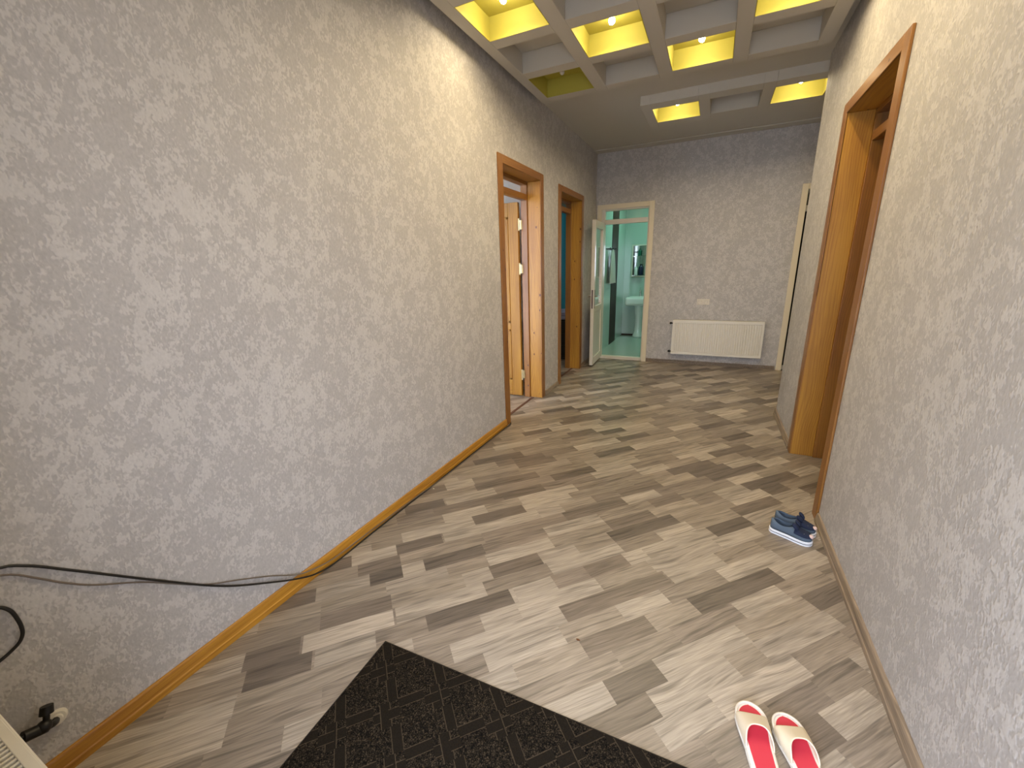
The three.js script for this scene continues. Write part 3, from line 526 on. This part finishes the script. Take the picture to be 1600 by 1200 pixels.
// double socket
{
  const s = tag(group('wall_socket', [1.565, 0.912, ZB]), 'cream double power socket on the back wall above the radiator', 'socket'), sp = phy({ color: 0xd3cab8, roughness: 0.4 });
  obj('plate', box(-0.082, -0.041, 0.0005, 0.082, 0.041, 0.009, 0.004), sp, s);
  for (const [n, x] of [['', -0.04], ['_001', 0.04]]) { const o = obj('outlet' + n, planar(new THREE.LatheGeometry([[0.020, 0.0], [0.020, 0.004], [0.026, 0.009], [0.030, 0.009], [0.031, 0.0]].map((p) => new THREE.Vector2(...p)), 28)).rotateX(Math.PI / 2).translate(x, 0, 0.006), sp, s); obj('contact_hole', [cyl([x - 0.009, 0, 0.009], [x - 0.009, 0, 0.0095], 0.003), cyl([x + 0.009, 0, 0.009], [x + 0.009, 0, 0.0095], 0.003)], darkMetal, o); }
}

// ---------------------------------------------------------------- cables along the left wall
const rubber = std({ color: 0x14110f, roughness: 0.5 }), brownCable = std({ color: 0x6e6256, roughness: 0.6 });
tag(obj('black_cable', tube([[0.006, 0.66, 0.02], [0.006, 0.70, -0.14], [0.006, 0.718, -0.238], [0.006, 0.692, -0.281], [0.006, 0.623, -0.352], [0.006, 0.501, -0.472], [0.007, 0.415, -0.558], [0.008, 0.312, -0.663], [0.008, 0.233, -0.755], [0.012, 0.140, -0.891], [0.022, 0.074, -1.00], [0.027, 0.03, -1.09], [0.026, 0.006, -1.19], [0.024, 0.005, -1.5], [0.026, 0.005, -2.0], [0.024, 0.005, -2.6], [0.027, 0.005, -3.2], [0.024, 0.005, -3.34], [-0.03, 0.005, -3.385], [-0.16, 0.005, -3.40], [-0.6, 0.005, -3.35]], 0.004, 260), rubber), 'black cable hanging across the left wall and running along the pine baseboard', 'cable');
tag(obj('brown_cable', tube([[0.005, 0.74, 0.02], [0.005, 0.697, -0.233], [0.005, 0.64, -0.292], [0.005, 0.597, -0.328], [0.005, 0.542, -0.384], [0.005, 0.461, -0.496], [0.005, 0.318, -0.658], [0.005, 0.235, -0.79], [0.006, 0.165, -0.90], [0.012, 0.075, -1.03], [0.022, 0.055, -1.10], [0.024, 0.034, -1.2], [0.023, 0.024, -1.5], [0.023, 0.012, -1.9], [0.033, 0.004, -2.2], [0.034, 0.004, -3.1], [0.035, 0.004, -3.33], [-0.03, 0.004, -3.40], [-0.6, 0.004, -3.42]], 0.0028, 260), brownCable), 'thin brown cable hanging beside the black one on the left wall', 'cable');
tag(obj('black_cable', tube([[0.007, 0.60, 0.02], [0.007, 0.632, -0.12], [0.007, 0.628, -0.175], [0.007, 0.612, -0.210], [0.009, 0.590, -0.224], [0.011, 0.560, -0.229], [0.012, 0.530, -0.230], [0.012, 0.508, -0.227], [0.010, 0.488, -0.217], [0.008, 0.475, -0.200], [0.007, 0.464, -0.176], [0.007, 0.445, -0.10], [0.007, 0.43, 0.02]], 0.0045, 120), rubber), 'short black cable loop curving on the left wall above the near radiator', 'cable');

// ---------------------------------------------------------------- door mat
const matMap = texture(1024, 1024, (u, v) => {
  const T = 0.172, x = u * 0.688, y = v * 0.688, f = fbm(u, v, 256, 256, 2, 80), f2 = fbm(u, v, 90, 90, 2, 86);
  const bar = (a, b) => { // bars along b, stepped sideways every half period; -> [inside, on the outline]
    const step = ((b % T) + T) % T < T / 2 ? 0 : -0.028, q = (((a - step) % T) + T) % T; return [q < 0.036, q < 0.0032 || (q > 0.0335 && q < 0.0366)]; };
  const [iv, lv] = bar(x, y), [ih, lh] = bar(y + 0.06, x + 0.05), over = (Math.floor(x / T) + Math.floor(y / T)) % 2 === 0;
  let inside = iv || ih, line = over ? (lv || (lh && !iv)) : (lh || (lv && !ih));
  let c = inside ? 40 + 14 * (f - 0.5) : 42 + 85 * (f - 0.5) + 34 * (f2 - 0.5); if (f > 0.72 && !inside) c += 22;
  c = Math.max(14, c); if (line) c = 84 + 30 * (f - 0.5);
  c *= 0.66; return [c * 1.14, c * 0.97, c * 0.76];
}, true, 0.688, 0.688);
{
  const m = tag(group('door_mat', [0.601, 0, -0.955], THREE.MathUtils.degToRad(1.6)), 'dark brown door mat with woven bar pattern at the entrance', 'mat');
  const s = new THREE.Shape(); const w = 1.2, d = 0.90, r = 0.012; s.moveTo(r, 0); s.lineTo(w - r, 0); s.quadraticCurveTo(w, 0, w, -r); s.lineTo(w, -d + r); s.quadraticCurveTo(w, -d, w - r, -d); s.lineTo(r, -d); s.quadraticCurveTo(0, -d, 0, -d + r); s.lineTo(0, -r); s.quadraticCurveTo(0, 0, r, 0);
  const pile = extrudeUp(s, 0.002, 0.008, 0.002), uv = pile.attributes.uv; for (let i = 0; i < uv.count; i++) { const x = uv.getX(i), y = uv.getY(i); uv.setXY(i, (x - y) * 0.70711 + 0.013, (x + y) * 0.70711); }
  obj('pile', pile, phy({ map: matMap, roughness: 1, specularIntensity: 0.15 }), m);
  const e = new THREE.Shape(); e.moveTo(-0.006, 0.006); e.lineTo(w + 0.006, 0.006); e.lineTo(w + 0.006, -d - 0.006); e.lineTo(-0.006, -d - 0.006); e.closePath();
  obj('rubber_backing', extrudeUp(e, 0.0003, 0.0035, 0.0008), std({ color: 0x17130f, roughness: 0.8 }), m);
}

// ---------------------------------------------------------------- slippers
function footShape(L, wToe, wMid, wHeel, inset = 0) {        // heel at x = -L/2, toe at +L/2 (plan: x, y = -z)
  const w = (t) => { const e = t < 0.14 ? Math.sqrt(clamp(1 - ((0.14 - t) / 0.14) ** 2)) : t > 0.80 ? Math.sqrt(clamp(1 - ((t - 0.80) / 0.20) ** 2)) : 1, b = t < 0.42 ? mix(wHeel, wMid, sstep(0.1, 0.42, t)) : mix(wMid, wToe, sstep(0.42, 0.72, t)); return Math.max(0.0005, b * e - inset); };
  return { w, shape: () => { const s = new THREE.Shape(), n = 40, P = []; for (let i = 0; i <= n; i++) { const t = 0.5 - 0.5 * Math.cos(Math.PI * i / n); P.push([(t - 0.5) * (L - 2 * inset), w(t)]); } s.moveTo(...P[0]); for (let i = 1; i <= n; i++) s.lineTo(...P[i]); for (let i = n; i >= 0; i--) s.lineTo(P[i][0], -P[i][1]); s.closePath(); return s; } };
}
const slipperSole = phy({ color: 0xe9e3d6, roughness: 0.5 }), slipperStrap = phy({ color: 0xe4d6bb, roughness: 0.42, clearcoat: 0.15 }), slipperRed = std({ color: 0xcf3347, roughness: 0.6 });
function slipper(side, x, z, ry, label) {                   // local x points to the toe
  const g = tag(group('slipper', [x, 0, z], ry), label, 'slipper', 'pair of cream slippers'), L = 0.252;
  const f = footShape(L, 0.046, 0.039, 0.036);
  const sole = [extrudeUp(f.shape(), 0.0005, 0.026, 0.006)];
  for (let i = 0; i < 46; i++) { const t = 0.12 + 0.7 * i / 46; for (const s of [-1, 1]) { const xx = (t - 0.5) * L, zz = s * f.w(t); sole.push(box(xx - 0.0012, 0.006, zz - 0.0012, xx + 0.0012, 0.020, zz + 0.0012)); } }
  obj('sole', sole, slipperSole, g);
  const fi = footShape(L, 0.046, 0.039, 0.036, 0.009); obj('insole', extrudeUp(fi.shape(), 0.0255, 0.0272, 0.0005), slipperRed, g);
  const strap = sheet((s, v) => {                           // s across from one edge to the other, v from the back edge to the toe opening
    const a = Math.PI * s, c = Math.cos(a), k = Math.sin(a), back = mix(0.42, 0.60, k ** 1.2), t = mix(back, 0.835 - 0.055 * k, v), w = f.w(Math.min(t, 0.86)) + 0.001;
    const h = mix(0.052, 0.034, v) * (t > 0.8 ? 0.92 : 1);
    return [(t - 0.5) * L, 0.016 + h * Math.pow(k, 0.62), -w * Math.sign(c) * Math.pow(Math.abs(c), 0.75)];
  }, 48, 20, 0.0035);
  obj('upper_strap', strap, slipperStrap, g);
  obj('toe_rim', tube(Array.from({ length: 21 }, (_, i) => { const t = 0.80 + 0.198 * Math.sin(Math.PI * i / 20), s = Math.cos(Math.PI * i / 20); const tt = 1 - 0.20 * (1 - Math.sin(Math.PI * i / 20)); return [(tt - 0.5) * L * 0.985, 0.0275, -s * 0.0435]; }), 0.0042, 60), slipperSole, g);
  return g;
}
slipper(-1, 1.929, -1.138, THREE.MathUtils.degToRad(101), 'left cream slipper with red insole, nearer the door mat');
slipper(1, 2.044, -1.147, THREE.MathUtils.degToRad(109), 'right cream slipper with red insole, nearer the right wall');

// ---------------------------------------------------------------- children's blue shoes
const shoeBlue = std({ color: 0x566473, roughness: 0.9 }), navy = std({ color: 0x1c2640, roughness: 0.95 }), shoeWhite = phy({ color: 0xeef1f6, roughness: 0.45 }), pink = std({ color: 0xdcc3bf, roughness: 0.8 });
function shoe(x, z, ry, label) {                            // local x points to the toe
  const g = tag(group('child_shoe', [x, 0, z], ry), label, 'shoe', 'pair of blue child shoes'), L = 0.205;
  const f = footShape(L, 0.039, 0.034, 0.033);
  obj('sole', extrudeUp(f.shape(), 0.0005, 0.012, 0.004), shoeWhite, g);
  obj('sole_stripe', extrudeUp(footShape(L - 0.004, 0.0385, 0.0335, 0.0325).shape(), 0.0118, 0.0142, 0.0003), navy, g);
  obj('foxing', extrudeUp(f.shape(), 0.014, 0.028, 0.004), shoeWhite, g);
  const hgt = (t) => (t < 0.5 ? mix(0.052, 0.052, sstep(0, 0.5, t)) : mix(0.052, 0.030, sstep(0.5, 0.95, t))) * (t > 0.86 ? Math.sqrt(clamp(1 - ((t - 0.86) / 0.15) ** 2)) * 0.6 + 0.4 : 1);
  const loft = (inset, yb) => { const n = 44, m = 22, pos = [], idx = [];
    for (let i = 0; i <= n; i++) { const t = 0.015 + 0.97 * i / n, w = Math.max(0.001, f.w(t) - 0.003 - inset), h = hgt(t) - inset; for (let j = 0; j <= m; j++) { const a = Math.PI * j / m, c = Math.cos(a), s = Math.sin(a); pos.push((t - 0.5) * (L - 0.006 - 2 * inset), yb + h * Math.pow(s, 0.55), -w * Math.sign(c) * Math.pow(Math.abs(c), 0.7)); } }
    const W = m + 1; for (let i = 0; i < n; i++) { for (let j = 0; j < m; j++) { const a = i * W + j, b = a + 1, c = a + W, d = c + 1; idx.push(a, c, b, b, c, d); } idx.push(i * W, i * W + m, (i + 1) * W, (i + 1) * W, i * W + m, (i + 1) * W + m); }
    for (const e of [0, n]) for (let j = 1; j < m; j++) { const a = e * W, b = e * W + j, c = e * W + j + 1; e ? idx.push(a, c, b) : idx.push(a, b, c); }
    const q = new THREE.BufferGeometry(); q.setAttribute('position', new THREE.Float32BufferAttribute(pos, 3)); if (volume(pos, idx) < 0) for (let k = 0; k < idx.length; k += 3) [idx[k], idx[k + 1]] = [idx[k + 1], idx[k]]; q.setIndex(idx); q.computeVertexNormals(); return planar(q); };
  const ev = new Evaluator(), O = new Brush(loft(0, 0.026)), I = new Brush(loft(0.005, 0.0265)); O.updateMatrixWorld(); I.updateMatrixWorld();
  const hole = new Brush(planar(new THREE.CylinderGeometry(1, 1, 0.1, 36).scale(0.050, 1, 0.0265).translate(-0.034, 0.100, 0))); hole.updateMatrixWorld();
  let r; try { r = ev.evaluate(ev.evaluate(O, I, SUBTRACTION), hole, SUBTRACTION).geometry; } catch (e) { r = O.geometry; }
  obj('upper', keep(r), shoeBlue, g);
  obj('lining', extrudeUp(footShape(L - 0.03, 0.031, 0.026, 0.026).shape(), 0.0282, 0.031, 0.0008), navy, g);
  const patch = sheet((s, v) => { const t = mix(0.60, 0.985, v), a = Math.PI * mix(0.10 + 0.10 * v * v, 0.90 - 0.10 * v * v, s), c = Math.cos(a), k = Math.sin(a), w = f.w(t) - 0.0015, h = hgt(t) + 0.0025; return [(t - 0.5) * (L - 0.004), 0.026 + h * Math.pow(k, 0.55), -w * Math.sign(c) * Math.pow(Math.abs(c), 0.7)]; }, 24, 22, 0.003);
  obj('face_patch', patch, navy, g);
  for (const [n, s] of [['', -1], ['_001', 1]]) {
    const ear = obj('ear' + n, ball([0, 0, 0], 0.0165, 0.6, 1.25, 0.95), navy, g); ear.position.set(0.022, 0.088, s * 0.021); ear.rotation.set(s * 0.3, 0, 0.75);
    obj('eye' + n, ball([0.061, 0.0635 - 0.005, s * 0.017], 0.0042, 1, 1, 1, 10), shoeWhite, g);
  }
  obj('nose', ball([0.090, 0.050, 0], 0.012, 1, 0.85, 1.25), pink, g);
  return g;
}
shoe(2.176, -2.372, THREE.MathUtils.degToRad(-24), 'nearer blue child shoe with navy eared toe by the right doorway');
shoe(2.206, -2.462, THREE.MathUtils.degToRad(-22), 'farther blue child shoe with navy eared toe, half hidden behind its pair');

// two scraps lying on the floor
{
  const P = (x, z, r, k) => { const sh = new THREE.Shape(), n = 7; for (let i = 0; i < n; i++) { const a = i / n * 2 * Math.PI, q = r * (0.6 + 0.5 * rnd()); (i ? sh.lineTo : sh.moveTo).call(sh, Math.cos(a) * q, Math.sin(a) * q * k); } sh.closePath(); return extrudeUp(sh, 0.0004, 0.003, 0.0008).translate(x, 0, z); };
  tag(obj('dry_leaf_scrap', P(1.31, -1.286, 0.009, 0.45), std({ color: 0x6b4423, roughness: 0.9 })), 'tiny brown dry scrap lying on the floor beyond the door mat', 'scrap');
  tag(obj('paper_scrap', P(0.055, -2.04, 0.010, 0.5), std({ color: 0xe6dfcf, roughness: 0.9 })), 'small white paper scrap beside the pine baseboard', 'scrap');
}
renderer.render(scene, camera);
